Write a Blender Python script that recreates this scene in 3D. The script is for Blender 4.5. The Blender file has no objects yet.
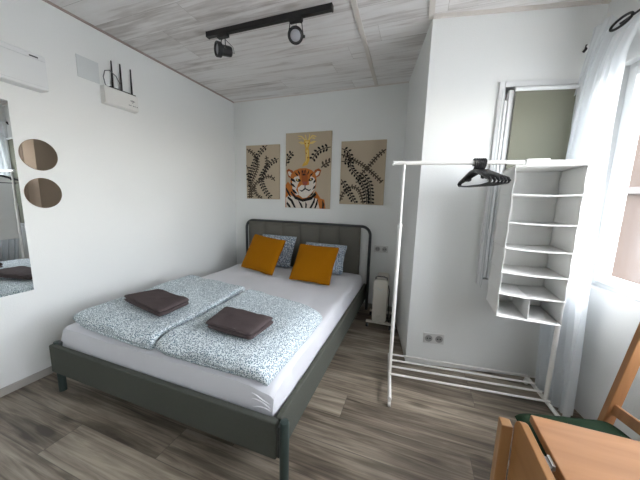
import bpy, bmesh, math, random
from mathutils import Vector, Matrix, noise
random.seed(7)
S = bpy.context.scene
COL = S.collection
PI = math.pi
# ------------------------------------------------------------------ helpers
class MB:
    def __init__(s): s.v=[]; s.f=[]; s.m=[]
    def add(s, vs, fs, m=0):
        k=len(s.v); s.v += [tuple(v) for v in vs]
        for f in fs: s.f.append([k+i for i in f]); s.m.append(m)
        return s
    def box(s, x0,x1,y0,y1,z0,z1, m=0):
        return s.add([(x0,y0,z0),(x1,y0,z0),(x1,y1,z0),(x0,y1,z0),(x0,y0,z1),(x1,y0,z1),(x1,y1,z1),(x0,y1,z1)],
              [(0,3,2,1),(4,5,6,7),(0,1,5,4),(1,2,6,5),(2,3,7,6),(3,0,4,7)], m)
    def tube(s, pts, r, seg=10, m=0, closed=False):
        P=[Vector(p) for p in pts]; n=len(P)
        rr = r if isinstance(r,(list,tuple)) else [r]*n
        T=[]
        for i in range(n):
            a=P[(i-1)%n] if (closed or i>0) else P[i]; b=P[(i+1)%n] if (closed or i<n-1) else P[i]
            T.append((b-a).normalized())
        up=Vector((0,0,1)) if abs(T[0].z)<.9 else Vector((1,0,0))
        N=(up-T[0]*up.dot(T[0])).normalized(); vs=[]
        for i in range(n):
            N=(N-T[i]*N.dot(T[i])).normalized(); Bn=T[i].cross(N)
            for k in range(seg):
                a=2*PI*k/seg; vs.append(P[i]+N*math.cos(a)*rr[i]+Bn*math.sin(a)*rr[i])
        fs=[]
        for i in range(n if closed else n-1):
            j=(i+1)%n
            for k in range(seg): fs.append((i*seg+k, i*seg+(k+1)%seg, j*seg+(k+1)%seg, j*seg+k))
        if not closed: fs.append(tuple(range(seg-1,-1,-1))); fs.append(tuple((n-1)*seg+k for k in range(seg)))
        return s.add(vs,fs,m)
    def bar(s, a, b, w, d, up=(0,0,1), m=0):
        """rectangular bar from a to b, w across, d along 'up'-ish"""
        a=Vector(a); b=Vector(b); t=(b-a).normalized(); u=Vector(up); u=(u-t*u.dot(t)).normalized(); q=t.cross(u)
        vs=[]
        for p in (a,b):
            for sx,sy in ((-1,-1),(1,-1),(1,1),(-1,1)): vs.append(p+q*sx*w/2+u*sy*d/2)
        return s.add(vs,[(0,1,2,3),(7,6,5,4),(0,4,5,1),(1,5,6,2),(2,6,7,3),(3,7,4,0)],m)
    def lathe(s, prof, c=(0,0,0), axis=(0,0,1), seg=24, m=0):
        ax=Vector(axis).normalized(); up=Vector((0,0,1)) if abs(ax.z)<.9 else Vector((1,0,0))
        N=(up-ax*up.dot(ax)).normalized(); Bn=ax.cross(N); c=Vector(c); vs=[]; fs=[]
        for r,h in prof:
            for k in range(seg):
                a=2*PI*k/seg; vs.append(c+ax*h+(N*math.cos(a)+Bn*math.sin(a))*r)
        for i in range(len(prof)-1):
            for k in range(seg): fs.append((i*seg+k,i*seg+(k+1)%seg,(i+1)*seg+(k+1)%seg,(i+1)*seg+k))
        fs.append(tuple(range(seg-1,-1,-1))); fs.append(tuple((len(prof)-1)*seg+k for k in range(seg)))
        return s.add(vs,fs,m)
    def prism(s, poly, fn, d0, d1, m=0):
        """poly of 2-D points, fn(u,v,d)->3-D"""
        n=len(poly); vs=[fn(u,v,d0) for u,v in poly]+[fn(u,v,d1) for u,v in poly]
        fs=[tuple(range(n)),tuple(range(2*n-1,n-1,-1))]+[(i,(i+1)%n,n+(i+1)%n,n+i) for i in range(n)]
        return s.add(vs,fs,m)
    def poly(s, pts, m=0): return s.add(pts,[tuple(range(len(pts)))],m)
    def grid(s, fn, nu, nv, m=0, wrap=False):
        vs=[fn(i/(nu-1 if not wrap else nu), j/(nv-1)) for i in range(nu) for j in range(nv)]
        fs=[]
        for i in range(nu if wrap else nu-1):
            for j in range(nv-1): fs.append((i*nv+j,((i+1)%nu)*nv+j,((i+1)%nu)*nv+j+1,i*nv+j+1))
        return s.add(vs,fs,m)
    def puff(s, quad, z0, t, n=36, ck=.035, p=6, q=.5, nz=0, ns=4, seed=0, sag=None, m=0, side=.5):
        """closed soft slab over a quad (4 xy corners), bottom z0, thickness t"""
        A,B,C,D=[Vector((a[0],a[1],0)) for a in quad]
        def pt(u,v,sg):
            # square -> slightly rounded corners
            a=2*u-1; b=2*v-1
            k=ck*(abs(a*b))**6
            a*=1-k; b*=1-k
            U=(a+1)/2; V=(b+1)/2
            P=(A*(1-U)+B*U)*(1-V)+(D*(1-U)+C*U)*V
            e=max(0,(1-abs(2*u-1)**p)*(1-abs(2*v-1)**p))**q
            z=z0+t*side+ (t*(1-side)*e if sg>0 else -t*side*e)
            if sg>0: z+=nz*e*noise.noise(Vector((P.x*ns,P.y*ns,seed)))+nz*.45*e*noise.noise(Vector((P.x*ns*2.7,P.y*ns*2.7,seed+5)))
            if sag: z+=sag(P.x,P.y,sg)
            o=nz*.6*noise.noise(Vector((P.x*ns*1.5,P.y*ns*1.5,seed+9)))
            P=P+Vector((o,o,0))*(1-e)
            return (P.x,P.y,z)
        vs=[];idx={}
        for sg in (1,-1):
            for i in range(n+1):
                for j in range(n+1):
                    if sg<0 and (i in(0,n) or j in(0,n)): idx[sg,i,j]=idx[1,i,j]; continue
                    idx[sg,i,j]=len(vs); 
                    # cosine-ish spacing packs rows to the rim
                    u=i/n; v=j/n; u=.5-.5*math.cos(PI*u)*.5-.5*(1-2*u)*.5; v=.5-.5*math.cos(PI*v)*.5-.5*(1-2*v)*.5
                    vs.append(pt(u,v,sg))
        fs=[]
        for i in range(n):
            for j in range(n):
                fs.append((idx[1,i,j],idx[1,i+1,j],idx[1,i+1,j+1],idx[1,i,j+1]))
                fs.append((idx[-1,i,j],idx[-1,i,j+1],idx[-1,i+1,j+1],idx[-1,i+1,j]))
        return s.add(vs,fs,m)
    def build(s, name, mats, parent=None, bevel=0, smooth=True, loc=None, rot=None, sub=0, normals=True):
        me=bpy.data.meshes.new(name); me.from_pydata(s.v,[],s.f)
        if not isinstance(mats,(list,tuple)): mats=[mats]
        for m in mats: me.materials.append(m)
        for p,i in zip(me.polygons,s.m): p.material_index=i
        if normals:
            bm=bmesh.new(); bm.from_mesh(me); bmesh.ops.recalc_face_normals(bm,faces=bm.faces); bm.to_mesh(me); bm.free()
        o=bpy.data.objects.new(name,me); COL.objects.link(o)
        if smooth:
            for p in me.polygons: p.use_smooth=True
            try: me.set_sharp_from_angle(angle=math.radians(38))
            except Exception: pass
        if bevel:
            b=o.modifiers.new('b','BEVEL'); b.width=bevel; b.segments=2; b.limit_method='ANGLE'; b.angle_limit=math.radians(40)
            b.harden_normals=True
        if sub:
            b=o.modifiers.new('s','SUBSURF'); b.levels=sub; b.render_levels=sub
        if parent: o.parent=parent
        if loc: o.location=loc
        if rot: o.rotation_euler=rot
        return o
def tag(o,label,cat,group=None):
    o['label']=label; o['category']=cat
    if group: o['group']=group
    return o
def thing(name,label,cat,loc=(0,0,0),rz=0,group=None):
    o=bpy.data.objects.new(name,None); o.empty_display_size=.05; COL.objects.link(o)
    o.location=loc; o.rotation_euler=(0,0,rz) if not isinstance(rz,tuple) else rz
    return tag(o,label,cat,group)
def struct(name,mb,mats,**k):
    o=mb.build(name,mats,**k); 
    if not k.get('parent'): o['kind']='structure'
    return o
def arc(c,r,a0,a1,n,plane='xz',y=0):
    out=[]
    for i in range(n+1):
        a=a0+(a1-a0)*i/n; out.append((c[0]+r*math.cos(a),y,c[1]+r*math.sin(a)))
    return out
# ------------------------------------------------------------------ materials
def nt(name):
    m=bpy.data.materials.new(name); m.use_nodes=True
    t=m.node_tree; b=t.nodes['Principled BSDF']; return m,t,b
def N(t,kind,**k):
    n=t.nodes.new(kind)
    for a,v in k.items(): setattr(n,a,v)
    return n
def M(name,col,rough=.5,metal=0,bump=0,bscale=100,var=0,vscale=5,spec=.5,sheen=0):
    m,t,b=nt(name); c=tuple(col)+(1,)
    b.inputs['Base Color'].default_value=c; b.inputs['Roughness'].default_value=rough; b.inputs['Metallic'].default_value=metal
    b.inputs['Specular IOR Level'].default_value=spec
    if sheen: b.inputs['Sheen Weight'].default_value=sheen
    tc=N(t,'ShaderNodeTexCoord')
    if var:
        n=N(t,'ShaderNodeTexNoise'); n.inputs['Scale'].default_value=vscale; n.inputs['Detail'].default_value=4
        r=N(t,'ShaderNodeMapRange'); r.inputs['To Min'].default_value=1-var; r.inputs['To Max'].default_value=1+var
        mx=N(t,'ShaderNodeMix',data_type='RGBA',blend_type='MULTIPLY'); mx.inputs[0].default_value=1
        t.links.new(tc.outputs['Object'],n.inputs['Vector']); t.links.new(n.outputs['Fac'],r.inputs['Value'])
        mx.inputs[6].default_value=c; t.links.new(r.outputs[0],mx.inputs[7]); t.links.new(mx.outputs[2],b.inputs['Base Color'])
    if bump:
        n=N(t,'ShaderNodeTexNoise'); n.inputs['Scale'].default_value=bscale; n.inputs['Detail'].default_value=3
        bp=N(t,'ShaderNodeBump'); bp.inputs['Strength'].default_value=bump; bp.inputs['Distance'].default_value=.004
        t.links.new(tc.outputs['Object'],n.inputs['Vector']); t.links.new(n.outputs['Fac'],bp.inputs['Height']); t.links.new(bp.outputs[0],b.inputs['Normal'])
    return m
def planks(name,cols,w,l,rough,gs=(1.2,22),knots=.5,gap=.0018,gapcol=(.08,.07,.06),contrast=1,rot=0,bump=.15):
    """wood boards running along X, row width w, board length l; world position coordinates"""
    m,t,b=nt(name); L=t.links.new
    g=N(t,'ShaderNodeNewGeometry'); mp=N(t,'ShaderNodeMapping'); mp.inputs['Rotation'].default_value=(0,0,rot); L(g.outputs['Position'],mp.inputs['Vector'])
    sp=N(t,'ShaderNodeSeparateXYZ'); L(mp.outputs[0],sp.inputs[0])
    def ma(op,a,bb=None,c=None):
        n=N(t,'ShaderNodeMath',operation=op)
        for i,x in enumerate((a,bb,c)):
            if x is None: continue
            if isinstance(x,(int,float)): n.inputs[i].default_value=x
            else: L(x,n.inputs[i])
        return n.outputs[0]
    yr=ma('DIVIDE',sp.outputs['Y'],w); row=ma('FLOOR',yr); fy=ma('FRACT',yr)
    wn=N(t,'ShaderNodeTexWhiteNoise',noise_dimensions='1D'); L(row,wn.inputs['W'])
    xr=ma('ADD',ma('DIVIDE',sp.outputs['X'],l),ma('MULTIPLY',wn.outputs['Value'],7.3)); col=ma('FLOOR',xr); fx=ma('FRACT',xr)
    cb=N(t,'ShaderNodeCombineXYZ'); L(row,cb.inputs[0]); L(col,cb.inputs[1])
    w2=N(t,'ShaderNodeTexWhiteNoise',noise_dimensions='3D'); L(cb.outputs[0],w2.inputs['Vector'])
    # grain coordinates, offset per board
    gx=ma('MULTIPLY',sp.outputs['X'],gs[0]); gy=ma('MULTIPLY',sp.outputs['Y'],gs[1]); gz=ma('MULTIPLY',w2.outputs['Value'],40)
    gc=N(t,'ShaderNodeCombineXYZ'); L(gx,gc.inputs[0]); L(gy,gc.inputs[1]); L(gz,gc.inputs[2])
    n1=N(t,'ShaderNodeTexNoise'); n1.inputs['Scale'].default_value=1.6; n1.inputs['Detail'].default_value=7; n1.inputs['Roughness'].default_value=.62; n1.inputs['Distortion'].default_value=.9; L(gc.outputs[0],n1.inputs['Vector'])
    gc2=N(t,'ShaderNodeCombineXYZ'); L(ma('MULTIPLY',sp.outputs['X'],1.6),gc2.inputs[0]); L(ma('MULTIPLY',sp.outputs['Y'],6.),gc2.inputs[1]); L(gz,gc2.inputs[2])
    n2=N(t,'ShaderNodeTexNoise'); n2.inputs['Scale'].default_value=1.3; n2.inputs['Detail'].default_value=3; L(gc2.outputs[0],n2.inputs['Vector'])
    # knots
    kc=N(t,'ShaderNodeCombineXYZ'); L(ma('MULTIPLY',sp.outputs['X'],2.2),kc.inputs[0]); L(ma('MULTIPLY',sp.outputs['Y'],6.5),kc.inputs[1]); L(gz,kc.inputs[2])
    vo=N(t,'ShaderNodeTexVoronoi'); vo.inputs['Scale'].default_value=.8; L(kc.outputs[0],vo.inputs['Vector'])
    kr=N(t,'ShaderNodeMapRange'); kr.inputs['From Min'].default_value=.03; kr.inputs['From Max'].default_value=.16; kr.inputs['To Min'].default_value=knots; kr.inputs['To Max'].default_value=0; L(vo.outputs['Distance'],kr.inputs['Value'])
    f=ma('ADD',ma('MULTIPLY',n1.outputs['Fac'],.95*contrast),ma('MULTIPLY',n2.outputs['Fac'],.55*contrast))
    f=ma('ADD',f,ma('MULTIPLY',ma('SUBTRACT',w2.outputs['Value'],.5),.22*contrast))
    f=ma('SUBTRACT',f,.75*contrast-.5)
    f=ma('SUBTRACT',f,kr.outputs[0])
    cr=N(t,'ShaderNodeValToRGB'); L(f,cr.inputs[0])
    e=cr.color_ramp; 
    while len(e.elements)>1: e.elements.remove(e.elements[-1])
    e.elements[0].position=cols[0][0]; e.elements[0].color=cols[0][1]+(1,)
    for p,c in cols[1:]: x=e.elements.new(p); x.color=c+(1,)
    ge=ma('MAXIMUM',ma('LESS_THAN',ma('MINIMUM',fy,ma('SUBTRACT',1,fy)),gap/w),ma('LESS_THAN',ma('MINIMUM',fx,ma('SUBTRACT',1,fx)),gap/l))
    mx=N(t,'ShaderNodeMix',data_type='RGBA'); L(ma('MULTIPLY',ge,.6),mx.inputs[0]); L(cr.outputs[0],mx.inputs[6]); mx.inputs[7].default_value=gapcol+(1,)
    L(mx.outputs[2],b.inputs['Base Color']); b.inputs['Roughness'].default_value=rough
    bp=N(t,'ShaderNodeBump'); bp.inputs['Strength'].default_value=bump; bp.inputs['Distance'].default_value=.003
    L(ma('SUBTRACT',n1.outputs['Fac'],ge),bp.inputs['Height']); L(bp.outputs[0],b.inputs['Normal'])
    return m
def grainwood(name,c1,c2,rough=.4,ax=0):
    m,t,b=nt(name); L=t.links.new
    tc=N(t,'ShaderNodeTexCoord'); mp=N(t,'ShaderNodeMapping'); s=[16,16,16]; s[ax]=1.6; mp.inputs['Scale'].default_value=s; L(tc.outputs['Object'],mp.inputs['Vector'])
    n=N(t,'ShaderNodeTexNoise'); n.inputs['Scale'].default_value=2.2; n.inputs['Detail'].default_value=6; n.inputs['Distortion'].default_value=.5; L(mp.outputs[0],n.inputs['Vector'])
    cr=N(t,'ShaderNodeValToRGB'); cr.color_ramp.elements[0].position=.3; cr.color_ramp.elements[0].color=c2+(1,); cr.color_ramp.elements[1].position=.7; cr.color_ramp.elements[1].color=c1+(1,)
    L(n.outputs['Fac'],cr.inputs[0]); L(cr.outputs[0],b.inputs['Base Color']); b.inputs['Roughness'].default_value=rough
    return m
def leafprint(name,base,ink,scale=60,thr=.42):
    """cotton printed with small dense leaf-like dashes"""
    m,t,b=nt(name); L=t.links.new
    tc=N(t,'ShaderNodeTexCoord'); n0=N(t,'ShaderNodeTexNoise'); n0.inputs['Scale'].default_value=9; L(tc.outputs['Object'],n0.inputs['Vector'])
    ad=N(t,'ShaderNodeMix',data_type='RGBA',blend_type='ADD'); ad.inputs[0].default_value=.03; L(tc.outputs['Object'],ad.inputs[6]); L(n0.outputs['Color'],ad.inputs[7])
    vo=N(t,'ShaderNodeTexVoronoi',feature='F1'); vo.inputs['Scale'].default_value=scale; vo.inputs['Randomness'].default_value=.9; L(ad.outputs[2],vo.inputs['Vector'])
    mr=N(t,'ShaderNodeMapRange'); mr.inputs['From Min'].default_value=thr-.06; mr.inputs['From Max'].default_value=thr+.06; L(vo.outputs['Distance'],mr.inputs['Value'])
    mx=N(t,'ShaderNodeMix',data_type='RGBA'); L(mr.outputs[0],mx.inputs[0]); mx.inputs[6].default_value=ink+(1,); mx.inputs[7].default_value=base+(1,)
    L(mx.outputs[2],b.inputs['Base Color']); b.inputs['Roughness'].default_value=.85
    n=N(t,'ShaderNodeTexNoise'); n.inputs['Scale'].default_value=14; n.inputs['Detail'].default_value=3; L(tc.outputs['Object'],n.inputs['Vector'])
    bp=N(t,'ShaderNodeBump'); bp.inputs['Strength'].default_value=.5; bp.inputs['Distance'].default_value=.012; L(n.outputs['Fac'],bp.inputs['Height']); L(bp.outputs[0],b.inputs['Normal'])
    return m
def weave(name,c1,c2,scale=400,rough=.9):
    m,t,b=nt(name); L=t.links.new
    tc=N(t,'ShaderNodeTexCoord'); n=N(t,'ShaderNodeTexNoise'); n.inputs['Scale'].default_value=scale; n.inputs['Detail'].default_value=2; L(tc.outputs['Object'],n.inputs['Vector'])
    mx=N(t,'ShaderNodeMix',data_type='RGBA'); L(n.outputs['Fac'],mx.inputs[0]); mx.inputs[6].default_value=c1+(1,); mx.inputs[7].default_value=c2+(1,)
    L(mx.outputs[2],b.inputs['Base Color']); b.inputs['Roughness'].default_value=rough; b.inputs['Specular IOR Level'].default_value=.15
    bp=N(t,'ShaderNodeBump'); bp.inputs['Strength'].default_value=.25; bp.inputs['Distance'].default_value=.002; L(n.outputs['Fac'],bp.inputs['Height']); L(bp.outputs[0],b.inputs['Normal'])
    return m
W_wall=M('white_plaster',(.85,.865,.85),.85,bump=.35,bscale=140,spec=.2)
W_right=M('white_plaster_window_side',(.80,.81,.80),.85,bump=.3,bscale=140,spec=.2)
W_floor=planks('grey_oak_laminate',[(.20,(.075,.059,.044)),(.40,(.170,.140,.108)),(.56,(.29,.247,.194)),(.76,(.45,.392,.312))],.19,1.25,.42,gs=(1.1,20),knots=.30,contrast=1.15)
W_ceil=planks('whitewashed_pine_boards',[(.06,(.45,.41,.385)),(.36,(.70,.67,.65)),(.52,(.84,.82,.805)),(.78,(.90,.89,.88))],.20,2.0,.6,gs=(.9,13),knots=.28,gap=.0012,gapcol=(.28,.25,.22),contrast=1.35)
W_white=M('white_lacquer',(.80,.80,.79),.35)
W_trim=M('pale_wood_trim',(.72,.68,.63),.5,var=.1,vscale=8)
W_trimb=M('brown_pink_trim',(.42,.34,.31),.6,var=.15,vscale=12)
W_base=M('grey_wood_skirting',(.42,.40,.37),.5,var=.15,vscale=10)
PVC=M('white_window_plastic',(.84,.85,.85),.3)
bedgrey=weave('bed_grey_green_upholstery',(.074,.080,.068),(.112,.118,.102),scale=500)
headgrey=weave('headboard_grey_fabric',(.13,.126,.107),(.175,.17,.148),scale=450)
bedmet=M('green_grey_metal',(.035,.055,.050),.45,bump=.05)
darkmet=M('dark_grey_metal',(.045,.05,.052),.45)
sheet=M('white_cotton_sheet',(.71,.72,.76),.85,bump=.5,bscale=12,sheen=.2)
duv=leafprint('duvet_leaf_print',(.80,.87,.90),(.13,.215,.27),scale=150,thr=.46)
pilm=leafprint('pillow_leaf_print',(.58,.64,.70),(.08,.13,.20),scale=90,thr=.5)
mustard=weave('mustard_woven_cotton',(.30,.108,.0),(.37,.142,.0),scale=260)
taupe=M('taupe_terry',(.098,.077,.077),.95,bump=1,bscale=230,spec=.1)
blackp=M('black_plastic',(.012,.012,.013),.35)
blackm=M('black_metal',(.010,.010,.011),.45)
whitep=M('white_plastic',(.80,.80,.77),.35)
creamp=M('cream_painted_steel',(.72,.69,.62),.4)
rackm=M('white_powder_coat',(.85,.84,.81),.35)
nonw=M('white_polyester_fabric',(.84,.84,.82),.8,bump=.25,bscale=60)
linen=weave('beige_linen_canvas',(.48,.395,.285),(.58,.49,.37),scale=260)
ink=M('dark_brown_print',(.012,.009,.007),.8)
ink2=M('brown_print',(.075,.055,.036),.8)
gold=M('gold_print',(.72,.44,.06),.6)
goldl=M('pale_gold_print',(.80,.62,.22),.6)
orange=M('orange_print',(.55,.17,.025),.7,var=.25,vscale=60)
orange2=M('dark_orange_print',(.36,.09,.015),.7)
creamk=M('cream_print',(.74,.68,.60),.7,var=.12,vscale=50)
noser=M('nose_red_print',(.34,.08,.05),.6)
beech=grainwood('beech_top',(.48,.235,.10),(.39,.178,.07),.38,0)
beechd=grainwood('beech_leaf_face',(.44,.215,.075),(.36,.165,.05),.42,1)
beechl=grainwood('beech_leg_wood',(.50,.28,.12),(.42,.22,.09),.42,2)
chairw=grainwood('oiled_chair_wood',(.44,.21,.085),(.34,.15,.055),.42,2)
green=weave('dark_green_cotton',(.010,.026,.013),(.019,.040,.021),scale=300)
steel=M('zinc_steel',(.6,.6,.6),.3,metal=1)
chrome=M('grey_cable_rubber',(.16,.17,.18),.45)
lensg=M('frosted_lamp_lens',(.36,.36,.39),.25)
blindm=weave('grey_green_blind_cloth',(.195,.195,.15),(.24,.24,.19),scale=350)
mark=M('grey_marking',(.10,.11,.12),.5)
acw=M('white_unit_plastic',(.78,.80,.80),.35)
plate=M('pale_grey_cover',(.68,.71,.71),.55)
def mirror(name,c,r=.0):
    m,t,b=nt(name); b.inputs['Base Color'].default_value=c+(1,); b.inputs['Metallic'].default_value=1; b.inputs['Roughness'].default_value=r; return m
mir=mirror('silver_mirror',(.86,.88,.88)); mirb=mirror('bronze_mirror',(.40,.31,.24))
m,t,b=nt('window_glass'); o=t.nodes['Material Output']
tr=N(t,'ShaderNodeBsdfTransparent'); gl=N(t,'ShaderNodeBsdfGlossy'); gl.inputs['Roughness'].default_value=.0; fr=N(t,'ShaderNodeFresnel'); fr.inputs['IOR'].default_value=1.45; gg=N(t,'ShaderNodeNewGeometry'); mi=N(t,'ShaderNodeMapRange'); mi.inputs['To Min'].default_value=1.45; mi.inputs['To Max'].default_value=1/1.45; t.links.new(gg.outputs['Backfacing'],mi.inputs['Value']); t.links.new(mi.outputs[0],fr.inputs['IOR'])
mx=N(t,'ShaderNodeMixShader'); t.links.new(fr.outputs[0],mx.inputs[0]); t.links.new(tr.outputs[0],mx.inputs[1]); t.links.new(gl.outputs[0],mx.inputs[2]); t.links.new(mx.outputs[0],o.inputs['Surface']); glass=m
m,t,b=nt('sheer_voile'); o=t.nodes['Material Output']
tr=N(t,'ShaderNodeBsdfTransparent'); df=N(t,'ShaderNodeBsdfDiffuse'); df.inputs[0].default_value=(.90,.93,.95,1); tl=N(t,'ShaderNodeBsdfTranslucent'); tl.inputs[0].default_value=(.92,.95,.98,1)
m1=N(t,'ShaderNodeMixShader'); m1.inputs[0].default_value=.5; t.links.new(df.outputs[0],m1.inputs[1]); t.links.new(tl.outputs[0],m1.inputs[2])
m2=N(t,'ShaderNodeMixShader'); m2.inputs[0].default_value=.58; t.links.new(tr.outputs[0],m2.inputs[1]); t.links.new(m1.outputs[0],m2.inputs[2]); t.links.new(m2.outputs[0],o.inputs['Surface']); voile=m; voile2=m.copy(); voile2.name='gathered_sheer_voile'; [setattr(n_.inputs[0],'default_value',.78) for n_ in voile2.node_tree.nodes if n_.type=='MIX_SHADER' and abs(n_.inputs[0].default_value-.58)<.001]
facadem=M('salmon_render_facade',(.125,.094,.078),.95,spec=.05,bump=.2,bscale=30,var=.06,vscale=1)
# ------------------------------------------------------------------ frame of the room
H=2.48; TH=.165
P0=Vector((2.346,-.982,0)); DX=Vector((math.cos(TH),math.sin(TH),0)); DY=Vector((-math.sin(TH),math.cos(TH),0)); QL=.99
Q0=P0+DX*QL
YB=-4.3
RL=3.56
FRZ=TH; RRZ=TH-PI/2
def at(o,loc,rz): o.location=loc; o.rotation_euler=(0,0,rz); return o
struct('floor',MB().box(-.15,4.4,YB-.15,.15,-.12,0),W_floor,smooth=False)
struct('ceiling',MB().box(-.15,4.4,YB-.15,.15,H,H+.12),W_ceil,smooth=False)
struct('wall_left',MB().box(-.15,0,YB-.15,.15,0,H),W_wall,smooth=False)
struct('wall_back',MB().box(0,2.3,0,.15,0,H),W_wall,smooth=False)
struct('wall_front',MB().box(0,4.1,YB-.15,YB,0,H),W_wall,smooth=False)
# return wall between back wall and window wall (slightly skewed)
e=Vector((2.165,0,0))-P0; o=struct('wall_return',MB().box(0,e.length+.02,-.12,0,0,H),W_wall,smooth=False); at(o,P0,math.atan2(e.y,e.x))
# wall facing the camera with a shallow recess for the covered window
a0,a1,z0,z1=.475,.93,.72,2.02
mb=MB().box(0,a0,0,.2,0,H).box(a1,QL+.2,0,.2,0,H).box(a0,a1,0,.2,0,z0).box(a0,a1,0,.2,z1,H).box(a0,a1,.13,.2,z0,z1)
o=struct('wall_far',mb,W_wall,smooth=False); at(o,P0,FRZ)
# right wall with the big window opening (local: s along the wall toward the viewer, y outward)
s0,s1,w0,w1=.15,1.9,.78,2.05
s2,s3=2.15,3.3  # extra opening added out of view to brighten the left wall
mb=MB().box(-.2,s0,0,.11,0,H).box(s1,s2,0,.11,0,H).box(s3,RL,0,.11,0,H)
for q0,q1 in ((s0,s1),(s2,s3)): mb.box(q0,q1,0,.11,0,w0).box(q0,q1,0,.11,w1,H)
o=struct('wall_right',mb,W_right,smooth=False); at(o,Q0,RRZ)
# skirting and ceiling trims
struct('baseboard_left',MB().box(0,.012,YB,0,0,.052),W_base,bevel=.003)
struct('baseboard_back',MB().box(0,2.16,-.012,0,0,.052),W_base,bevel=.003)
struct('trim_1',MB().box(0,.014,YB,0,H-.012,H),W_trimb,smooth=False)
struct('trim_2',MB().bar((1.838,0,H-.006),(1.90,-2.0,H-.006),.032,.012).bar((1.90,-2.0,H-.006),(1.96,YB,H-.006),.032,.012),W_trim,smooth=False)
struct('trim_3',MB().bar((P0.x-.01,P0.y+.0,H-.008),(P0.x-.03,YB,H-.008),.035,.014),W_trim,smooth=False)
o=struct('trim_4',MB().box(-.01,QL,-.016,0,H-.02,H),W_trim,smooth=False); at(o,P0,FRZ)
struct('trim_5',MB().box(0,2.165,-.01,0,H-.01,H),W_trim,smooth=False)
# ------------------------------------------------------------------ right window: frame, sash, pane, sill
def rectframe(mb,x0,x1,z0,z1,w,y0,y1):
    mb.box(x0,x0+w,y0,y1,z0,z1); mb.box(x1-w,x1,y0,y1,z0,z1); mb.box(x0+w,x1-w,y0,y1,z0,z0+w); mb.box(x0+w,x1-w,y0,y1,z1-w,z1); return mb
def big_window(name,loc,rz,s0,s1,w0,w1):
    wr=bpy.data.objects.new(name,None); COL.objects.link(wr); wr['kind']='structure'; at(wr,loc,rz)
    rectframe(MB(),s0,s1,w0,w1,.04,.055,.11).build('window_frame',PVC,wr,bevel=.004)
    sm=(s0+s1)/2
    for x0,x1 in ((s0+.035,sm),(sm,s1-.035)):
        f=rectframe(MB(),x0,x1,w0+.035,w1-.035,.045,.035,.10).build('sash',PVC,wr,bevel=.005)
        MB().box(x0+.04,x1-.04,.064,.070,w0+.075,w1-.075).build('pane',glass,f,smooth=False)
    MB().box(s0+.001,s1-.001,-.004,.05,w0-.0,w0+.008).build('window_sill',PVC,wr,bevel=.004)
    MB().box(sm-.06,sm-.035,-.005,.036,1.33,1.37).box(sm-.055,sm-.04,-.01,.008,1.25,1.37).build('window_handle',whitep,wr,bevel=.003)
big_window('window_1',Q0,RRZ,s0,s1,w0,w1)
big_window('added_window',Q0,RRZ,s2,s3,w0,w1)  # unseen window behind the camera, added for light on the left wall
# ------------------------------------------------------------------ covered window in the far wall
wf=bpy.data.objects.new('window_2',None); COL.objects.link(wf); wf['kind']='structure'; at(wf,P0,FRZ)
rectframe(MB(),.445,.955,.69,2.05,.034,-.014,.004).build('window_casing',PVC,wf,bevel=.003)
rectframe(MB(),.505,.925,.735,1.995,.035,-.02,.03).build('sash',PVC,wf,bevel=.004)
MB().box(.545,.89,.0,.006,.77,1.96).build('pane',glass,wf,smooth=False)
MB().box(.482,.498,-.022,-.006,.74,1.93).build('guide_rail',PVC,wf,bevel=.003)
tb=thing('roller_blind','grey-green roller blind pulled down over the window behind the white organizer','blind',P0+DX*.0,FRZ)
MB().box(.535,.925,-.034,-.030,.80,1.985).build('blind_cloth',blindm,tb)
MB().tube([(.528,-.036,1.992),(.932,-.036,1.992)],.013,14).build('roller_tube',PVC,tb)
MB().box(.535,.925,-.040,-.026,.79,.805).build('bottom_bar',PVC,tb,bevel=.002)
MB().tube([(.462,-.028,2.0),(.460,-.026,1.4),(.462,-.026,.70),(.468,-.03,.665),(.475,-.026,.70),(.474,-.026,1.4),(.473,-.028,2.0)],.0022,6).build('pull_cord',plate,tb)
# ------------------------------------------------------------------ outside
bld=thing('building','pale salmon building facade seen outside through the bright window','building',Q0+DX*4.2,RRZ)
MB().box(-14,-2.4,0,3,-3,7.5).build('wall',facadem,bld,smooth=False)
for zz in (-1.2,1.55,4.5): MB().box(-14,-2.4,-.16,0,zz,zz+.14).build('ledge',M('pale_stone',(.17,.15,.138),.9),bld,bevel=.01)
for sx in (-9.5,-3.9):
    for zz in (-.1,2.6):
        w=rectframe(MB(),sx,sx+1.0,zz,zz+1.2,.08,-.05,.02).build('window',PVC,bld,bevel=.01)
        MB().box(sx+.06,sx+.94,-.022,-.018,zz+.06,zz+1.14).build('pane',M('dark_window_glass',(.25,.28,.30),.1),w,smooth=False)
o=struct('ground',MB().box(4.6,30,-30,25,-1.2,-1.1),M('pale_paving',(.58,.57,.54),.9,bump=.3),smooth=False)
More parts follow.
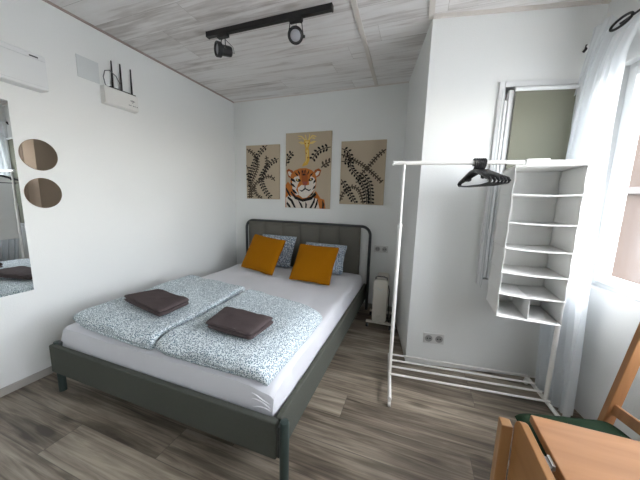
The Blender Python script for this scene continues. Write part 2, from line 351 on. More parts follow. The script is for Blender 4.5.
# ------------------------------------------------------------------ bed
bd=thing('bed','grey-green upholstered double bed with channelled headboard and metal legs','bed',(0,0,0))
FX0,FX1,FY0,FY1=.262,1.862,-2.195,-.125
MB().box(FX0,FX1-.008,FY0,FY0+.032,.148,.328).build('footboard',bedgrey,bd,bevel=.008)
MB().box(FX1-.030,FX1,FY0+.036,FY1,.148,.328).build('side_rail',bedgrey,bd,bevel=.007)
MB().box(FX0,FX0+.030,FY0+.036,FY1,.148,.328).build('side_rail',bedgrey,bd,bevel=.007)
MB().box(FX0+.03,FX1-.03,FY0+.03,FY1,.17,.20).build('slatted_base',bedmet,bd)
for x,y in ((.279,-2.158),(1.886,-2.178)):
    MB().lathe([(.008,0),(.0205,.002),(.0205,.328),(.0175,.336),(.006,.339)],(x,y,0),seg=20).build('leg',bedmet,bd)
MB().box(FX1-.004,FX1+.006,FY0+.006,FY0+.03,.16,.31).build('corner_bracket',darkmet,bd)
MB().box(FX0+.03,FX0+.055,FY0+.034,FY0+.075,.31,.338).build('corner_bracket',darkmet,bd,bevel=.003)
# tubular arch
yA=-.07; xl,xr,zt,rc=.225,1.868,.972,.10
pts=[(xl,yA,0)]+[(xl,yA,z) for z in (.3,.6)]+arc((xl+rc,zt-rc),rc,PI,PI/2,10,y=yA)+arc((xr-rc,zt-rc),rc,PI/2,0,10,y=yA)+[(xr,yA,.6),(xr,yA,.3),(xr,yA,0)]
MB().tube(pts,.0165,16).build('headboard_frame',darkmet,bd)
MB().tube([(xl,yA,.27),(xr,yA,.27)],.012,10).build('cross_tube',darkmet,bd)
# channelled pad
nch=6; xa,xb=.272,1.758
def pad(u,v):
    k=u*nch; f=k-math.floor(k); 
    if u>=1: f=1
    e=(max(0,4*f*(1-f)))**.42
    ev=(max(0,1-abs(2*v-1)**18))**.5; eu=(max(0,1-abs(2*u-1)**40))**.5
    return (xa+(xb-xa)*u, yA-.018-.040*e*ev*eu, .33+.632*v)
mb=MB().grid(pad,nch*16+1,24); mb.box(xa,xb,yA-.022,yA+.012,.33,.962)
mb.build('headboard_pad',headgrey,bd)
# mattress in its fitted sheet
MX0,MX1,MY0,MY1,MZ=.283,1.830,-2.160,-.135,.447
def mat_side(x,y,sg):
    d=0
    if sg>0:
        dx=(x-MX1); dy=(y-MY0); d+=-.028*math.exp(-(dx*dx+dy*dy)/.012)
        d+=.006*noise.noise(Vector((x*3,y*3,1)))
    return d
mt=MB().puff([(MX0,MY0),(MX1,MY0),(MX1,MY1),(MX0,MY1)],.205,MZ-.205,n=60,ck=.012,p=44,q=.30,nz=.010,ns=6,seed=3,sag=mat_side,side=.45).build('mattress',sheet)
tag(mt,'thick double mattress in a white fitted sheet lying in the grey bed frame','mattress')
# little gathered pleats at the sheet corner
mb=MB()
for k in range(3):
    pts=[(MX1-.115+.095*i/8, MY0-.001-.001*k, .335+.030*k+.016*math.sin(i/8*2.6+k)) for i in range(9)]
    mb.tube(pts,[.0006,.002,.003,.0035,.0035,.003,.003,.002,.0006],8)
mb.build('sheet_fold',sheet,mt)
# duvets
def fold_duvet(qt,ql,z,tt,tl,seed,label):
    sagf=lambda x,y,sg:(-.045*max(0,(x-1.64)/.15)**2 if x>1.64 else 0)+(-.02*max(0,(-2.05-y)/.12)**1.5 if y<-2.05 else 0)
    mb=MB().puff(ql,z,tl,n=40,p=20,q=.5,nz=.010,ns=5,seed=seed,side=.5,sag=lambda x,y,sg:0)
    mb.puff(qt,z+tl*.8,tt,n=56,ck=.02,p=24,q=.30,nz=.014,ns=4,seed=seed+2,side=.45,sag=sagf)
    return tag(mb.build('duvet',duv),label,'duvet','folded duvets on the bed')
fold_duvet([(.395,-2.135),(1.108,-2.165),(1.068,-1.275),(.40,-1.20)],[(.43,-2.13),(1.10,-2.16),(1.06,-1.30),(.43,-1.23)],MZ-.006,.062,.048,11,'folded blue and white leaf-print duvet on the wall side of the bed')
fold_duvet([(1.122,-2.165),(1.790,-2.150),(1.800,-1.44),(1.118,-1.31)],[(1.13,-2.155),(1.785,-2.145),(1.79,-1.46),(1.13,-1.34)],MZ-.006,.063,.047,31,'folded blue and white leaf-print duvet on the open right side of the bed')
# towels
def towel(quad,z,label,seed,r):
    mb=MB()
    for k in range(2):
        q=[(x+random.uniform(-.003,.003),y+random.uniform(-.003,.003)) for x,y in quad]
        mb.puff(q,z+k*.021,.024,n=28,p=16,q=.5,nz=.009,ns=8,seed=seed+k)
    return tag(mb.build('towel',taupe),label,'towel','folded towels on the duvets')
towel([(.545,-1.915),(.995,-2.01),(.995,-1.79),(.640,-1.725)],.559,'folded dark taupe towel on the wall-side duvet',1,0)
towel([(1.315,-2.00),(1.615,-2.02),(1.625,-1.80),(1.27,-1.785)],.553,'folded dark taupe towel on the right-hand duvet',9,0)
# pillows and cushions : local quad in XY, then tilted up
def cushion(name,mat,w,h,t,loc,tilt,rz,roll,label,grp,p=3,seed=0,cat='cushion'):
    mb=MB(); a,b=w/2,h/2
    mb.puff([(-a,0),(a,0),(a,h),(-a,h)],-t/2,t,n=34,p=p,q=.55,nz=.008,ns=8,seed=seed)
    # pinch mid-edges inward
    vs=[]
    for x,y,z in mb.v:
        u=x/a; v=(y-b)/b
        x2=x*(1-.07*(1-v*v)*abs(u)); y2=b+(y-b)*(1-.05*(1-u*u)*abs(v)); vs.append((x2,y2,z))
    mb.v=vs
    o=mb.build(name,mat)
    o.rotation_mode='XYZ'
    R=Matrix.Rotation(rz,4,'Z')@Matrix.Rotation(tilt,4,'X')@Matrix.Rotation(roll,4,'Z')
    o.matrix_world=Matrix.Translation(loc)@R
    return tag(o,label,cat,grp)
cushion('pillow',pilm,.50,.40,.11,(.755,-.34,.462),math.radians(62),-.03,.0,'blue-grey leaf-print pillow behind the left yellow cushion','leaf-print pillows at the headboard',p=5,seed=2,cat='pillow')
cushion('pillow',pilm,.52,.345,.11,(1.385,-.36,.462),math.radians(62),-.03,.0,'blue-grey leaf-print pillow behind the right yellow cushion','leaf-print pillows at the headboard',p=5,seed=6,cat='pillow')
cushion('cushion',mustard,.475,.42,.11,(.745,-.66,.470),math.radians(60),-.14,-.08,'mustard yellow square cushion leaning on the left patterned pillow','mustard cushions on the bed',seed=4)
cushion('cushion',mustard,.455,.405,.11,(1.41,-.77,.466),math.radians(56),-.09,.0,'mustard yellow square cushion leaning on the right patterned pillow','mustard cushions on the bed',seed=8)
# ------------------------------------------------------------------ canvases
def canvas(x0,x1,z0,z1,label):
    t=thing('canvas_picture',label,'picture',(x0,-.001,z0),0,'linen canvases above the bed')
    MB().box(0,x1-x0,-.020,0,0,z1-z0).build('canvas',linen,t,bevel=.002)
    return t,(x1-x0),(z1-z0)
def mapper(w,h,cx0,cy0,cx1,cy1):
    def f(x,y,l=0): return ((x-cx0)/(cx1-cx0)*w, -.0206-.0004*l, h-(y-cy0)/(cy1-cy0)*h)
    return f
def inside(u,v,lim): return lim[0]<=u<=lim[2] and lim[1]<=v<=lim[3]
def vine(mb,f,pts,lim,kind,layer,step=9,ln=15,wd=5):
    # smooth resample
    P=[Vector((a,b)) for a,b in pts]; out=[]
    for i in range(len(P)-1):
        p0=P[max(0,i-1)];p1=P[i];p2=P[i+1];p3=P[min(len(P)-1,i+2)]
        n=max(2,int((p2-p1).length/3))
        for k in range(n):
            s=k/n; out.append(.5*((2*p1)+(p2-p0)*s+(2*p0-5*p1+4*p2-p3)*s*s+(3*p1-p0-3*p2+p3)*s**3))
    out.append(P[-1]); cl=lambda q:Vector((min(max(q.x,lim[0]),lim[2]),min(max(q.y,lim[1]),lim[3])))
    acc=0
    for i in range(len(out)-1):
        d=out[i+1]-out[i]; L=d.length
        if L<1e-6: continue
        d/=L; nn=Vector((-d.y,d.x)); w=2.2 if kind==0 else 3.6
        q=[cl(out[i]+nn*w),cl(out[i+1]+nn*w),cl(out[i+1]-nn*w),cl(out[i]-nn*w)]
        mb.poly([f(a.x,a.y,layer) for a in q],0 if kind==0 else 1)
        acc+=L
        if acc>=step:
            acc=0
            for sgn in (1,-1):
                dr=(nn*sgn*.85+d*.5).normalized(); pr=Vector((-dr.y,dr.x)); b=out[i]+dr*2.5; tip=b+dr*ln*random.uniform(.85,1.1)
                q=[b,b+dr*ln*.35+pr*wd*.5,b+dr*ln*.75+pr*wd*.45,tip,b+dr*ln*.75-pr*wd*.45,b+dr*ln*.35-pr*wd*.5]
                if all(inside(a.x,a.y,lim) for a in q): mb.poly([f(a.x,a.y,layer+1) for a in q],kind)
t,w,h=canvas(.197,.684,1.25,1.925,'small left linen canvas printed with dark curling leafy branches'); lim=(72,62,290,418); f=mapper(w,h,*lim); mb=MB()
for i,(k,pp) in enumerate([(1,[(78,85),(125,120),(150,170),(140,230),(110,300),(95,360),(90,415)]),(1,[(262,296),(235,268),(190,275),(140,310),(110,360),(105,415)]),(1,[(205,132),(212,175),(200,230),(178,262)]),
      (0,[(213,66),(170,105),(140,150),(115,215),(90,290),(80,340)]),(0,[(286,152),(245,175),(210,210),(175,270),(180,320),(205,370),(240,412)]),(1,[(130,330),(132,375),(165,408),(180,412)]),(0,[(74,190),(90,240),(84,300)])]):
    vine(mb,f,pp,lim,k,1+i*2,step=15 if k else 18,ln=20 if k==0 else 15,wd=11 if k==0 else 8)
mb.build('branch_print',[ink,ink2],t,smooth=False,normals=False)
t,w,h=canvas(1.478,1.982,1.218,1.92,'small right linen canvas printed with dark leafy branches crossing diagonally'); lim=(38,68,283,425); f=mapper(w,h,*lim); mb=MB()
for i,(k,pp) in enumerate([(1,[(40,140),(100,168),(165,205),(220,250),(270,298)]),(1,[(282,120),(240,155),(200,205),(160,250),(140,300)]),(1,[(40,410),(60,360),(105,325),(145,340),(165,380),(175,420)]),
      (0,[(42,108),(80,128),(92,165),(100,220),(140,268),(175,320),(190,370),(195,420)]),(0,[(44,282),(70,320),(100,370),(130,418)]),(0,[(160,250),(200,300),(214,360),(218,420)]),(0,[(42,180),(70,182),(95,190)])]):
    vine(mb,f,pp,lim,k,1+i*2,step=15 if k else 18,ln=20 if k==0 else 14,wd=11 if k==0 else 8)
mb.build('branch_print',[ink,ink2],t,smooth=False,normals=False)
t,w,h=canvas(.772,1.360,1.152,2.046,'large middle linen canvas printed with a tiger head under a golden giraffe'); lim=(85,40,340,445); f=mapper(w,h,*lim); mb=MB()
for i,(k,pp) in enumerate([(0,[(88,215),(92,180),(108,158),(128,140)]),(0,[(336,122),(300,128),(265,145),(238,182)]),(1,[(288,226),(310,208),(338,196)])]):
    vine(mb,f,pp,lim,k,1+i*2,step=17,ln=21,wd=11)
    mb.build('branch_print',[ink,ink2],t,smooth=False,normals=False); mb=MB()
mats=[orange,orange2,creamk,ink,noser,gold,goldl]; mb=MB(); lay=[8]
def pg(mi,pts,mir_=False):
    lay[0]+=1
    mb.poly([f(min(max(x,86),339),min(max(y,41),444),lay[0]) for x,y in pts],mi)
    if mir_:
        lay[0]+=1; mb.poly([f(min(max(394-x,86),339),min(max(y,41),444),lay[0]) for x,y in pts][::-1],mi)
# body
pg(0,[(86,320),(100,300),(130,330),(160,380),(240,380),(262,350),(290,390),(310,395),(318,444),(86,444)])
pg(2,[(92,444),(88,392),(110,372),(150,392),(200,402),(245,385),(272,392),(285,444)])
for a in ([(100,380),(128,400),(150,444),(138,444),(118,410),(98,392)],[(96,412),(112,428),(120,444),(108,444),(92,424)],[(160,398),(182,420),(192,444),(182,444),(170,420)],[(262,372),(258,410),(240,444),(228,444),(246,410)],[(205,408),(214,424),(212,444),(204,444)],[(276,384),(274,420),(264,444),(256,444),(266,410)],[(88,330),(104,350),(122,386),(112,384),(90,350)],[(300,396),(312,420),(308,444),(300,444)]): pg(3,a)
# ears
pg(1,[(92,240),(104,230),(128,240),(142,262),(122,284),(104,275)]); pg(2,[(100,246),(112,244),(128,262),(118,274),(106,266)])
pg(1,[(290,240),(276,230),(256,238),(244,260),(262,280),(282,268)]); pg(2,[(282,246),(270,244),(256,258),(264,272),(276,262)])
# face
pg(0,[(118,262),(140,240),(170,229),(206,228),(236,238),(258,256),(266,290),(262,330),(246,362),(215,388),(185,392),(152,380),(128,345),(116,305)])
pg(2,[(126,300),(140,276),(166,268),(172,292),(160,316),(150,345),(168,372),(150,376),(130,345)])
pg(2,[(236,270),(254,282),(262,306),(256,340),(240,362),(228,372),(238,340),(226,318),(222,292)])
pg(2,[(160,335),(182,318),(205,322),(226,316),(244,334),(238,362),(214,386),(190,390),(168,374)])
pg(1,[(176,240),(206,238),(216,270),(218,300),(184,302),(180,270)])
pg(4,[(184,300),(220,300),(212,316),(202,322),(192,316)])
pg(3,[(200,320),(204,320),(206,336),(224,344),(240,338),(226,352),(204,342),(184,356),(166,344),(184,348),(199,336)])
for a in ([(150,284),(172,286),(180,298),(164,302),(148,296)],[(222,286),(244,280),(248,290),(236,298),(222,298)]): pg(3,a)
for a in ([(152,288),(160,286),(164,294),(156,296)],[(230,286),(238,285),(238,293),(232,294)]): pg(6,a)
for a in ([(140,246),(160,262),(164,274),(148,262)],[(158,236),(172,252),(172,268),(162,252)],[(182,231),(190,246),(190,262),(184,248)],[(206,231),(204,246),(200,260),(198,246)],[(226,236),(216,252),(214,266),(222,256)],[(248,250),(232,262),(226,276),(242,264)],
          [(122,280),(142,290),(150,306),(134,300),(120,294)],[(118,305),(138,316),(150,334),(134,328),(120,318)],[(126,338),(142,346),(160,366),(146,366),(132,354)],[(264,286),(252,296),(248,312),(262,302)],[(264,318),(252,326),(244,344),(258,336)],[(250,358),(240,364),(230,380),(246,370)],[(184,264),(196,258),(208,264),(196,268)]): pg(3,a)
for a in ([(150,380),(190,396),(240,380),(262,356),(268,370),(240,398),(192,410),(146,396),(120,360),(124,352)],): pg(3,a)
# giraffe (gold)
pg(5,[(200,128),(222,128),(224,160),(226,188),(214,212),(184,220),(190,206),(204,190),(204,160)])
pg(6,[(208,132),(218,132),(218,168),(208,196),(198,206),(208,186)])
pg(5,[(193,84),(228,84),(224,112),(216,134),(206,134),(198,112)]); pg(6,[(200,88),(220,88),(217,108),(210,124),(204,108)])
for a in ([(196,96),(178,88),(162,92),(180,104),(196,104)],[(226,96),(246,88),(262,92),(242,104),(226,104)],[(198,86),(178,66),(160,62),(158,58),(180,60),(204,82)],[(222,86),(242,66),(262,70),(262,66),(240,58),(216,82)],[(204,84),(200,62),(196,56),(204,56),(210,84)],[(218,84),(222,60),(220,52),(228,58),(224,84)],[(184,76),(170,78),(160,74),(174,72)],[(236,76),(252,80),(258,76),(244,70)]): pg(6,a)
for a in ([(200,98),(206,98),(206,103),(200,103)],[(216,98),(221,98),(221,103),(216,103)],[(204,146),(212,150),(208,158)],[(216,168),(222,174),(214,180)]): pg(1,a)
mb.build('tiger_print',mats,t,smooth=False,normals=False)
# ------------------------------------------------------------------ sockets
socket_in=M('socket_recess',(.36,.36,.35),.5)
def socket(loc,rz,w,label):
    t=thing('wall_socket',label,'socket',loc,rz,'double wall sockets')
    MB().box(-w/2,w/2,-.012,0,-.04,.04).build('cover_plate',M('socket_plate',(.70,.70,.68),.4),t,bevel=.003)
    for sx in (-.25,.25):
        x=sx*w
        d=MB().lathe([(.027,0),(.027,.002),(.022,.0022),(.0215,.0008),(.002,.0008)],(x,-.012,0),(0,-1,0),seg=28).build('outlet',socket_in,t,smooth=False)
        mbh=MB()
        for q in (-.0095,.0095): mbh.lathe([(.0048,0),(.0048,.0012)],(x+q,-.0126,0),(0,-1,0),seg=10)
        mbh.build('pin_holes',blackp,d,smooth=False)
    return t
socket((1.99,0,.72),0,.155,'white double socket low on the back wall above the heater')
q=P0+DX*.193; socket((q.x,q.y,.226),FRZ,.150,'white double socket near the floor below the black hangers')
# ------------------------------------------------------------------ oil heater
ht=thing('oil_heater','small cream oil-filled radiator standing by the back wall right of the bed','heater',(2.065,-.50,0),.03)
def rr(x0,x1,z0,z1,r,n=6):
    P=[]
    for cx,cz,a in ((x1-r,z1-r,0),(x0+r,z1-r,PI/2),(x0+r,z0+r,PI),(x1-r,z0+r,1.5*PI)):
        for i in range(n+1): P.append((cx+r*math.cos(a+i*PI/2/n),cz+r*math.sin(a+i*PI/2/n)))
    return P
xz=lambda u,v,d:(u,d,v)
MB().prism(rr(-.068,.068,.075,.51,.03),xz,-.02,.035).build('control_housing',creamp,ht,bevel=.006)
for k in range(6): 
    y=.05+k*.048
    MB().prism(rr(-.062,.062,.09,.50,.03),xz,y,y+.016).prism(rr(-.02,.02,.10,.16,.018),xz,y-.018,y+.03).prism(rr(-.02,.02,.43,.49,.018),xz,y-.018,y+.03).build('fin',creamp,ht,bevel=.004)
mbk=MB().lathe([(.026,0),(.026,.006),(.022,.010),(.010,.011)],(0,-.02,.125),(0,-1,0),seg=24); mbk.build('control_knob',creamp,ht)
MB().bar((-.028,-.0212,.425),(0,-.0212,.40),.006,.002,up=(0,1,0)).bar((0,-.0212,.40),(.030,-.0212,.425),.006,.002,up=(0,1,0)).build('embossed_mark',mark if False else plate,ht)
for y in (.0,.28):
    ft=MB().box(-.125,.125,y-.02,y+.02,.055,.072).build('foot',creamp,ht,bevel=.004)
    for x in (-.112,.112): MB().lathe([(.006,-.012),(.024,-.011),(.026,0),(.024,.011),(.006,.012)],(x,y,.027),(1,0,0),seg=18).build('caster_wheel',blackp,ft)
MB().tube([(-.05,-.0,.49),(-.05,.0,.525),(-.03,.01,.533),(.03,.01,.533),(.055,.015,.525),(.06,.02,.49)],.006,8).build('carry_handle',blackp,ht)
MB().tube([(.072,.02,.45),(.085,.0,.40),(.082,0,.30),(.09,.01,.2),(.085,.0,.12),(.10,.02,.06),(.13,.05,.008),(.12,.2,.006)],.0045,8).build('power_cord',blackp,ht)
# ------------------------------------------------------------------ clothes rack
RC=Vector((2.717,-1.2152,0)); RRZT=.10
rk=thing('clothes_rack','white metal clothes rack with a shoe shelf in front of the sheer curtain','clothes rack',RC,RRZT)
MB().tube([(-.535,0,1.503),(.515,0,1.503)],.0125,16).build('rail',rackm,rk)
for x in (-.539,.519): MB().lathe([(.0135,-.006),(.0145,-.004),(.0145,.004),(.010,.007)],(x,0,1.503),(1,0,0),seg=16).build('end_cap',whitep,rk)
for x in (-.474,.472):
    MB().tube([(x,0,.06),(x,0,1.10)],.0125,14).build('post',rackm,rk)
    MB().tube([(x,0,1.10),(x,0,1.495)],.0085,14).build('post_extension',rackm,rk)
    MB().lathe([(.0135,0),(.0155,.003),(.0155,.022),(.011,.028)],(x,0,1.092),(0,0,1),seg=16).build('clamp_collar',whitep,rk)
    MB().tube([(x,-.262,.058),(x,.245,.058)],.0115,14).build('foot_bar',rackm,rk)
    for y in (-.252,.235):
        c=MB().box(x-.009,x+.009,y-.009,y+.009,.03,.05).build('caster_fork',whitep,rk,bevel=.002)
        MB().lathe([(.004,-.009),(.017,-.008),(.019,0),(.017,.008),(.004,.009)],(x,y,.019),(1,0,0),seg=16).build('caster_wheel',whitep,c)
for b in (.205,.125,.045,-.045): MB().tube([(-.474,b,.082),(.472,b,.082)],.0068,10).build('shelf_rod',rackm,rk)
# ------------------------------------------------------------------ hangers
def hanger():
    t=thing('clothes_hanger','black plastic clothes hanger in the bunch on the white rail','hanger',(0,0,0),0,'black hangers on the rack rail')
    y=0; top=0.0  # origin at the rail centre; hook goes over the rail
    hk=[(-.012,0,-.018)]+[( .0185*math.cos(a),0,.0185*math.sin(a)+.0015) for a in [PI*1.08-i*PI*1.2/12 for i in range(13)]]+[(.014,0,-.022),(.002,0,-.04),(0,0,-.06)]
    MB().tube(hk,.0056,8).build('hook',blackp,t)
    arm=[(-.198,0,-.128),(-.206,0,-.117),(-.195,0,-.106),(-.12,0,-.081),(-.035,0,-.052),(0,0,-.049),(.035,0,-.052),(.12,0,-.081),(.195,0,-.106),(.206,0,-.117),(.198,0,-.128)]
    MB().tube(arm,[.005,.0075,.0085,.0095,.0105,.011,.0105,.0095,.0085,.0075,.005],8).build('shoulder',blackp,t)
    MB().tube([(-.198,0,-.128),(-.1,0,-.136),(.1,0,-.136),(.198,0,-.128)],.0044,8).build('trouser_bar',blackp,t)
    for sx in (-1,1):
        MB().tube([(sx*.105,0,-.074),(sx*.108,0,-.096),(sx*.122,0,-.098)],.0065,8).build('strap_notch',blackp,t)
    return t
def dup(root,loc,rz):
    r=root.copy(); COL.objects.link(r); r.location=loc; r.rotation_euler=(0,0,rz)
    for ch in list(root.children):
        c=ch.copy(); COL.objects.link(c); c.parent=r
    return r
h0=hanger(); ca,sa=math.cos(RRZT),math.sin(RRZT)
for i in range(6):
    a=-.075+i*.0100; loc=(RC.x+ca*a,RC.y+sa*a,1.503+.0002); rz=math.radians([-76,-73,-70,-68,-66,-64][i])
    if i==0: h0.location=loc; h0.rotation_euler=(0,0,rz)
    else: dup(h0,loc,rz)
# ------------------------------------------------------------------ hanging organizer
oc=RC+Vector((ca*.262,sa*.262,0))
og=thing('hanging_organizer','white fabric hanging organizer with six open compartments on the rack rail','organizer',(oc.x,oc.y,.62),RRZT-.14)
W2,D2=.152,.148; hs=[0,.135,.262,.40,.545,.70,.85]; hs=[x*1.0 for x in hs]
th=.003
for sx in (-1,1): MB().grid(lambda u,v,sx=sx:(sx*(W2-.003*math.sin(v*PI*6)**2*1.2),-D2+2*D2*u,.85*v),10,50).build('side_panel',nonw,og).modifiers.new('t','SOLIDIFY').thickness=.003
MB().box(-W2,W2,D2-.003,D2,0,.85).build('back_panel',nonw,og)
for i,z in enumerate(hs):
    sg=.010 if 0<i<6 else .002
    s=MB().grid(lambda u,v,z=z,sg=sg:(-W2+2*W2*u,-D2+2*D2*v,z-sg*math.sin(u*PI)*(.6+.4*v)),16,10).build('shelf' if i<6 else 'top_panel',nonw,og); s.modifiers.new('t','SOLIDIFY').thickness=.005
    e_=MB().tube([(-W2+2*W2*k/10,-D2-.001,z-sg*math.sin(k/10*PI)*.6) for k in range(11)],.0032,8).build('hem',nonw,s)
MB().box(-.0015+.0,.0015,-D2+.004,D2-.003,.0,.13).build('divider',nonw,og)
cl=MB().box(-.075,.035,-.028,.028,.868,.900).build('rail_strap',nonw,og,bevel=.006)
MB().box(-.082,.07,-.012,.012,.852,.868).build('rail_hook',whitep,og,bevel=.003)
# ------------------------------------------------------------------ curtain
def cr_edge(z,tab):
    for (za,a),(zb,b) in zip(tab,tab[1:]):
        if za>=z>=zb: return a+(b-a)*(za-z)/(za-zb)
    return tab[-1][1]
LT=[(2.34,.06),(2.28,.075),(1.92,.02),(1.56,.0),(1.17,.015),(.63,.06),(0,.13)]
RT=[(2.34,.62),(2.28,.60),(2.18,.42),(2.05,.34),(1.67,.335),(1.3,.35),(.73,.385),(0,.42)]
def cur(u,v):
    z=2.29-2.265*v; l=cr_edge(z,LT); r=cr_edge(z,RT); s=l+(r-l)*u
    if s>.2 and v<.06: z-= (1-v/.06)*.095*min(1,(s-.2)/.07)
    amp=.006+.026*min(1,v*2.2); ph=u*2*PI*6.5
    gather=math.sin(ph+.7*math.sin(v*3.2))+.35*math.sin(ph*2.3+v*4)
    off=-.104-amp*gather*.9-.010*min(1,v*5)
    return (s+.006*math.sin(ph*1.7+v*5),off,z)
c=MB().grid(cur,170,70).build('curtain',voile2); at(c,Q0,RRZ); tag(c,'sheer white floor-length curtain gathered at the corner beside the bright window','curtain')
MB().tube([(.025,-.085,2.222),(.10,-.085,2.226),(.21,-.085,2.222),(.235,-.085,2.220)],[.011,.014,.014,.011],12).build('rod_pocket',M('gathered_voile',(.80,.81,.82),.9),c)
def added_curtain(u,v):  # out-of-view curtain added to diffuse the window light upward
    z=2.19-2.16*v; ph=u*2*PI*18
    return (.82+2.62*u,-.085-.022*math.sin(ph+.5*math.sin(v*3))-.008*math.sin(ph*2.3+v*3),z)
c2=MB().grid(added_curtain,300,24).build('curtain',voile); at(c2,Q0,RRZ); tag(c2,'unseen sheer white curtain added along the window side to soften the daylight','curtain')
cr=thing('curtain_rod','thin black curtain rod with a hanging ring above the window','curtain rod',Q0,RRZ)
MB().tube([(.004,-.085,2.224),(3.46,-.085,2.21)],.0055,10).build('rod',blackm,cr)
rg=[(.30+.062*math.cos(a),-.128,2.196+.020*math.sin(a)) for a in [2*PI*i/28 for i in range(28)]]
MB().tube(rg,.0065,8,closed=True).build('ring',blackm,cr)
MB().tube([(.012,-.085,2.238),(.008,-.085,2.225),(.008,-.088,2.212),(.0,-.095,2.200)],.008,8).build('finial',blackm,cr)
for s_ in (1.0,2.1,3.45): MB().tube([(s_,0,2.22),(s_,-.085,2.22)],.006,8).build('bracket',blackm,cr)
# ------------------------------------------------------------------ track light
tk=thing('track_light','black ceiling track rail carrying two spotlights','track light',(0,0,0))
YT=-1.285
MB().box(.768,1.738,YT-.0175,YT+.0175,H-.036,H).build('track',blackm,tk,bevel=.003)
for x in (.763,1.741): MB().box(x-.006,x+.006,YT-.019,YT+.019,H-.038,H).build('end_cap',blackm,tk,bevel=.003)
def spot(x,dirv,label):
    t=thing('spotlight',label,'spotlight',(x,YT,H-.036),0,'black track spotlights')
    MB().box(-.045,.045,-.016,.016,-.022,0).build('adapter',blackm,t,bevel=.002)
    d=Vector(dirv).normalized(); side=d.cross(Vector((0,0,1))).normalized(); c=Vector((0,0,-.106))
    MB().tube([Vector((0,0,-.02))+side*.038,c+side*.050],.0032,8).tube([Vector((0,0,-.02))-side*.038,c-side*.050],.0032,8).tube([Vector((0,0,-.022))+side*.04,Vector((0,0,-.022))-side*.04],.004,8).build('bracket',blackm,t)
    b_=MB().lathe([(.016,-.062),(.033,-.058),(.036,-.045),(.036,.01),(.040,.016),(.050,.020),(.051,.048),(.048,.052),(.042,.052),(.040,.040)],c,d,seg=32).build('lamp_head',blackm,t)
    MB().lathe([(.034,.0405),(.030,.044),(.018,.047),(.004,.048)],c,d,seg=28).build('lens',lensg,b_)
    MB().lathe([(.004,0),(.009,.001),(.009,.012),(.006,.014)],c-side*.048,-side,seg=14).build('tilt_knob',blackm,t)
    MB().tube([c-d*.06,c-d*.085+Vector((0,0,-.005)),c-d*.075+Vector((0,0,.035)),Vector((0,0,-.022))-d*.01],.0022,6).build('cable',blackm,t)
    return t
spot(.90,(-.48,-.78,-.12),'black spotlight at the left end of the ceiling track, turned left')
spot(1.492,(.34,-.83,-.40),'black round spotlight near the right end of the ceiling track, facing the room')
# ------------------------------------------------------------------ left wall things
ac=thing('air_conditioner','long slim white air unit high on the left wall above the mirror','air conditioner',(0,0,0))
AX=.085
MB().prism([(0,1.895),(AX-.006,1.893),(AX,1.898),(AX,2.088),(AX-.012,2.100),(0,2.102)],lambda u,v,d:(u,d,v),-2.86,-1.952).build('casing',acw,ac,bevel=.003)
MB().box(AX,AX+.003,-2.85,-1.96,2.062,2.064).box(AX-.001,AX+.002,-2.85,-1.955,1.911,1.913).build('panel_seam',plate,ac)
MB().box(AX,AX+.002,-2.03,-1.99,2.070,2.078).build('badge',mark,ac)
mr=thing('wall_mirror','tall rectangular mirror on the left wall reflecting the bed and curtain','mirror',(0,-2.12,.625))
MB().box(.001,.006,-.52,0,0,1.17).build('backing',plate,mr); MB().box(.006,.0085,-.52,0,0,1.17).build('mirror_glass',mir,mr,smooth=False)
for z,lab in ((1.50,'small bronze-tinted oval mirror on the left wall, upper of the two'),(1.256,'small bronze-tinted oval mirror on the left wall, lower of the two')):
    o=MB().lathe([(.096,0),(.098,.001),(.098,.004),(.0965,.005),(.002,.005)],(0,0,0),(1,0,0),seg=48).build('oval_mirror',mirb,smooth=False); o.location=(.0005,-2.005,z); tag(o,lab,'mirror','bronze oval mirrors')
    o.scale=(1,.98,1.0)
cp=MB().box(0,.005,-1.738,-1.597,2.085,2.232).build('cover_plate',plate,bevel=.001); tag(cp,'blank pale grey cover plate on the left wall beside the router','cover plate')
rt=thing('wifi_router','white wall-mounted wifi router with three black upright antennas','router',(0,-1.46,2.02))
MB().prism([(0,-.072),(.042,-.068),(.05,-.058),(.05,.05),(.042,.06),(0,.06)],lambda u,v,d:(u,d,v),-.138,.125).build('body',whitep,rt,bevel=.004)
MB().box(.006,.040,-.085,.115,.056,.068).build('port_strip',blackp,rt,bevel=.002)
for y,l in ((-.055,.215),(.012,.22),(.095,.215)):
    an=MB().tube([(.022,y,.055),(.022,y,.085),(.020,y+.002,.09+l*.5),(.018,y+.004,.05+l)],[.0075,.0075,.006,.0045],10).build('antenna',blackp,rt)
mb=MB(); fm=lambda u,v,d:(d,u,v)
for r in (.010,.018,.026):
    pts=[(.0512,.075+r*math.sin(a),-.005+r*math.cos(a)*.62) for a in [-.9+i*1.8/8 for i in range(9)]]; mb.tube(pts,.0012,6)
mb.lathe([(.0025,0),(.0025,.001)],(.0505,.075,-.008),(1,0,0),seg=8)
for y in (.045,.058,.079,.092,.110): mb.box(.0505,.0515,y-.004,y+.004,-.033,-.028)
mb.build('printed_symbols',mark,rt)
cb=MB().tube([(.02,-1.555,2.075),(.03,-1.575,2.09),(.03,-1.585,2.14),(.03,-1.57,2.19),(.03,-1.535,2.205),(.03,-1.49,2.18),(.03,-1.46,2.13),(.022,-1.455,2.085)],.0035,8).build('cable',chrome); tag(cb,'thin grey cable looped above the white router','cable')
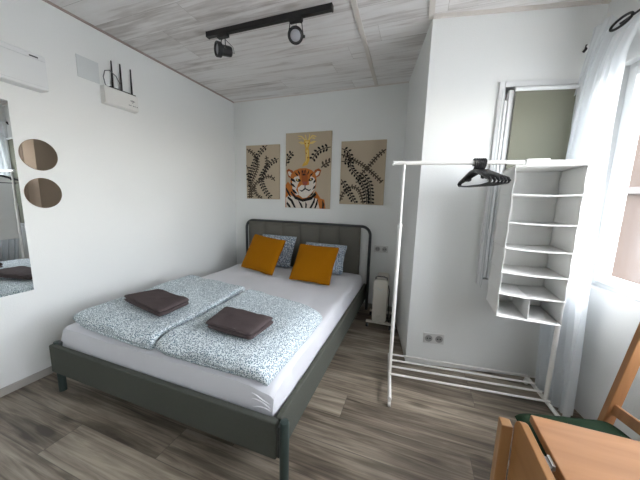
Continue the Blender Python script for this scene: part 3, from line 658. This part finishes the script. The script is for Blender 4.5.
# ------------------------------------------------------------------ drop-leaf table
TZ=.74; TX0,TX1,TY1,TY0=2.650,3.40,-2.318,-3.02
tt=thing('drop_leaf_table','beech drop-leaf table in the bottom right corner with its leaf hanging down','table',(TX0,TY1,0))
MB().box(0,TX1-TX0,TY0-TY1,0,TZ-.02,TZ).build('tabletop',beech,tt,bevel=.003)
def leafp():
    P=[(0,0),(0,0)]
    z1=.733; z0=.08; y1=.0; y0=TY0-TY1; r=.04
    P=[(y0,z0),(y1-.02,z0)]+[(y1-r+r*math.cos(a),z1-r+r*math.sin(a)) for a in [i*PI/2/8 for i in range(9)]]+[(y0,z1)]
    return P
MB().prism(leafp(),lambda u,v,d:(d,u,v),-.030,-.012).build('drop_leaf',[beechd],tt,bevel=.003)
for x,y in ((-.046,.006),(-.046,-.73)): MB().box(x-.013,x+.013,y-.016,y+.016,0,.697).build('leg',beechl,tt,bevel=.003)
for x in (.05,.70):
    for y in (-.06,-.64): MB().box(x-.02,x+.02,y-.02,y+.02,0,.66).build('leg',beechl,tt,bevel=.003)
MB().box(.03,.72,-.068,-.05,.655,.718).box(.03,.72,-.655,-.637,.655,.718).box(.03,.048,-.64,-.06,.655,.718).build('apron',beechl,tt,bevel=.003)
for y in (-.125,-.55):
    MB().box(-.006,-.0005,y-.014,y+.014,TZ-.017,TZ-.007).tube([(-.007,y-.014,TZ-.016),(-.007,y+.014,TZ-.016)],.0035,8).build('hinge',steel,tt)
# ------------------------------------------------------------------ chair
CA=math.atan2(.31,.95); ch=thing('wooden_chair','oiled wooden chair with a dark green seat cushion behind the table','chair',(2.978,-2.066,0),CA)
# local: x toward the backrest, y toward far side
MB().box(-.155,.165,-.145,.165,.43,.452).build('seat',chairw,ch,bevel=.004)
for sy in (-1,1):
    y=sy*.168
    MB().bar((.155,y,.0),(.145,y,.46),.020,.036,up=(1,0,0)).build('leg',chairw,ch,bevel=.003)
    MB().bar((-.150,y*.8,0),(-.135,y*.8,.43),.020,.036,up=(1,0,0)).build('leg',chairw,ch,bevel=.003)
    MB().bar((.145,y,.44),(.240,y,.93),.020,.044,up=(1,0,0)).build('back_post',chairw,ch,bevel=.003)
for z in (.525,.87): 
    x=.145+(z-.44)*.07/.36
    MB().bar((x,-.16,z),(x,.16,z),.014,.040,up=(.19,0,1)).build('back_slat',chairw,ch,bevel=.003)
for y in (-.155,.155): MB().bar((-.155,y,.20),(.150,y,.20),.014,.026).build('stretcher',chairw,ch,bevel=.003)
sc=MB().puff([(-.192,-.190),(.150,-.180),(.150,.158),(-.190,.178)],-.012,.054,n=28,p=9,q=.5,nz=.008,ns=9,seed=5).build('seat_cushion',green)
at(sc,(2.978,-2.066,.4525),CA); tag(sc,'dark green seat cushion on the wooden chair','cushion')
# ------------------------------------------------------------------ light
w=bpy.data.worlds.new('w'); S.world=w; w.use_nodes=True; t=w.node_tree
sk=t.nodes.new('ShaderNodeTexSky'); sk.sky_type='NISHITA'; sk.sun_disc=False; sk.sun_elevation=math.radians(48); sk.sun_rotation=math.radians(100); sk.altitude=50
bg=t.nodes['Background']; hs=t.nodes.new('ShaderNodeHueSaturation'); hs.inputs['Saturation'].default_value=.28; t.links.new(sk.outputs[0],hs.inputs['Color']); t.links.new(hs.outputs[0],bg.inputs['Color']); bg.inputs['Strength'].default_value=.42
# portal that guides sky sampling through the window opening and the added one
def portal(c_,d,w_,h_):
    pl=bpy.data.lights.new('portal','AREA'); pl.shape='RECTANGLE'; pl.size=w_; pl.size_y=h_; pl.cycles.is_portal=True
    po=bpy.data.objects.new('portal',pl); COL.objects.link(po); po.location=c_; po.rotation_euler=Vector(d).to_track_quat('-Z','Z').to_euler()
for q0,q1 in ((s0,s1),(s2,s3)):
    c_=Q0-DY*((q0+q1)/2)+DX*.12; portal((c_.x,c_.y,(w0+w1)/2),-DX,q1-q0,w1-w0)
# ------------------------------------------------------------------ camera
yaw,pitch,roll,fpx=.3442,.1508,.0267,266.36
F=Vector((-math.sin(yaw)*math.cos(pitch),math.cos(yaw)*math.cos(pitch),-math.sin(pitch))); R=Vector((math.cos(yaw),math.sin(yaw),0)); U=R.cross(F)
R2=math.cos(roll)*R+math.sin(roll)*U; U2=-math.sin(roll)*R+math.cos(roll)*U
cam=bpy.data.cameras.new('cam'); cam.sensor_width=36; cam.sensor_fit='HORIZONTAL'; cam.lens=fpx/640*36; cam.clip_start=.02
co=bpy.data.objects.new('camera',cam); COL.objects.link(co)
mt_=Matrix((R2,U2,-F)).transposed().to_4x4(); mt_.translation=Vector((2.3418,-3.068,1.2622)); co.matrix_world=mt_
S.camera=co
vs=S.view_settings; vs.view_transform='Standard'; vs.look='None'; vs.exposure=2.74; vs.gamma=1; vs.use_curve_mapping=False
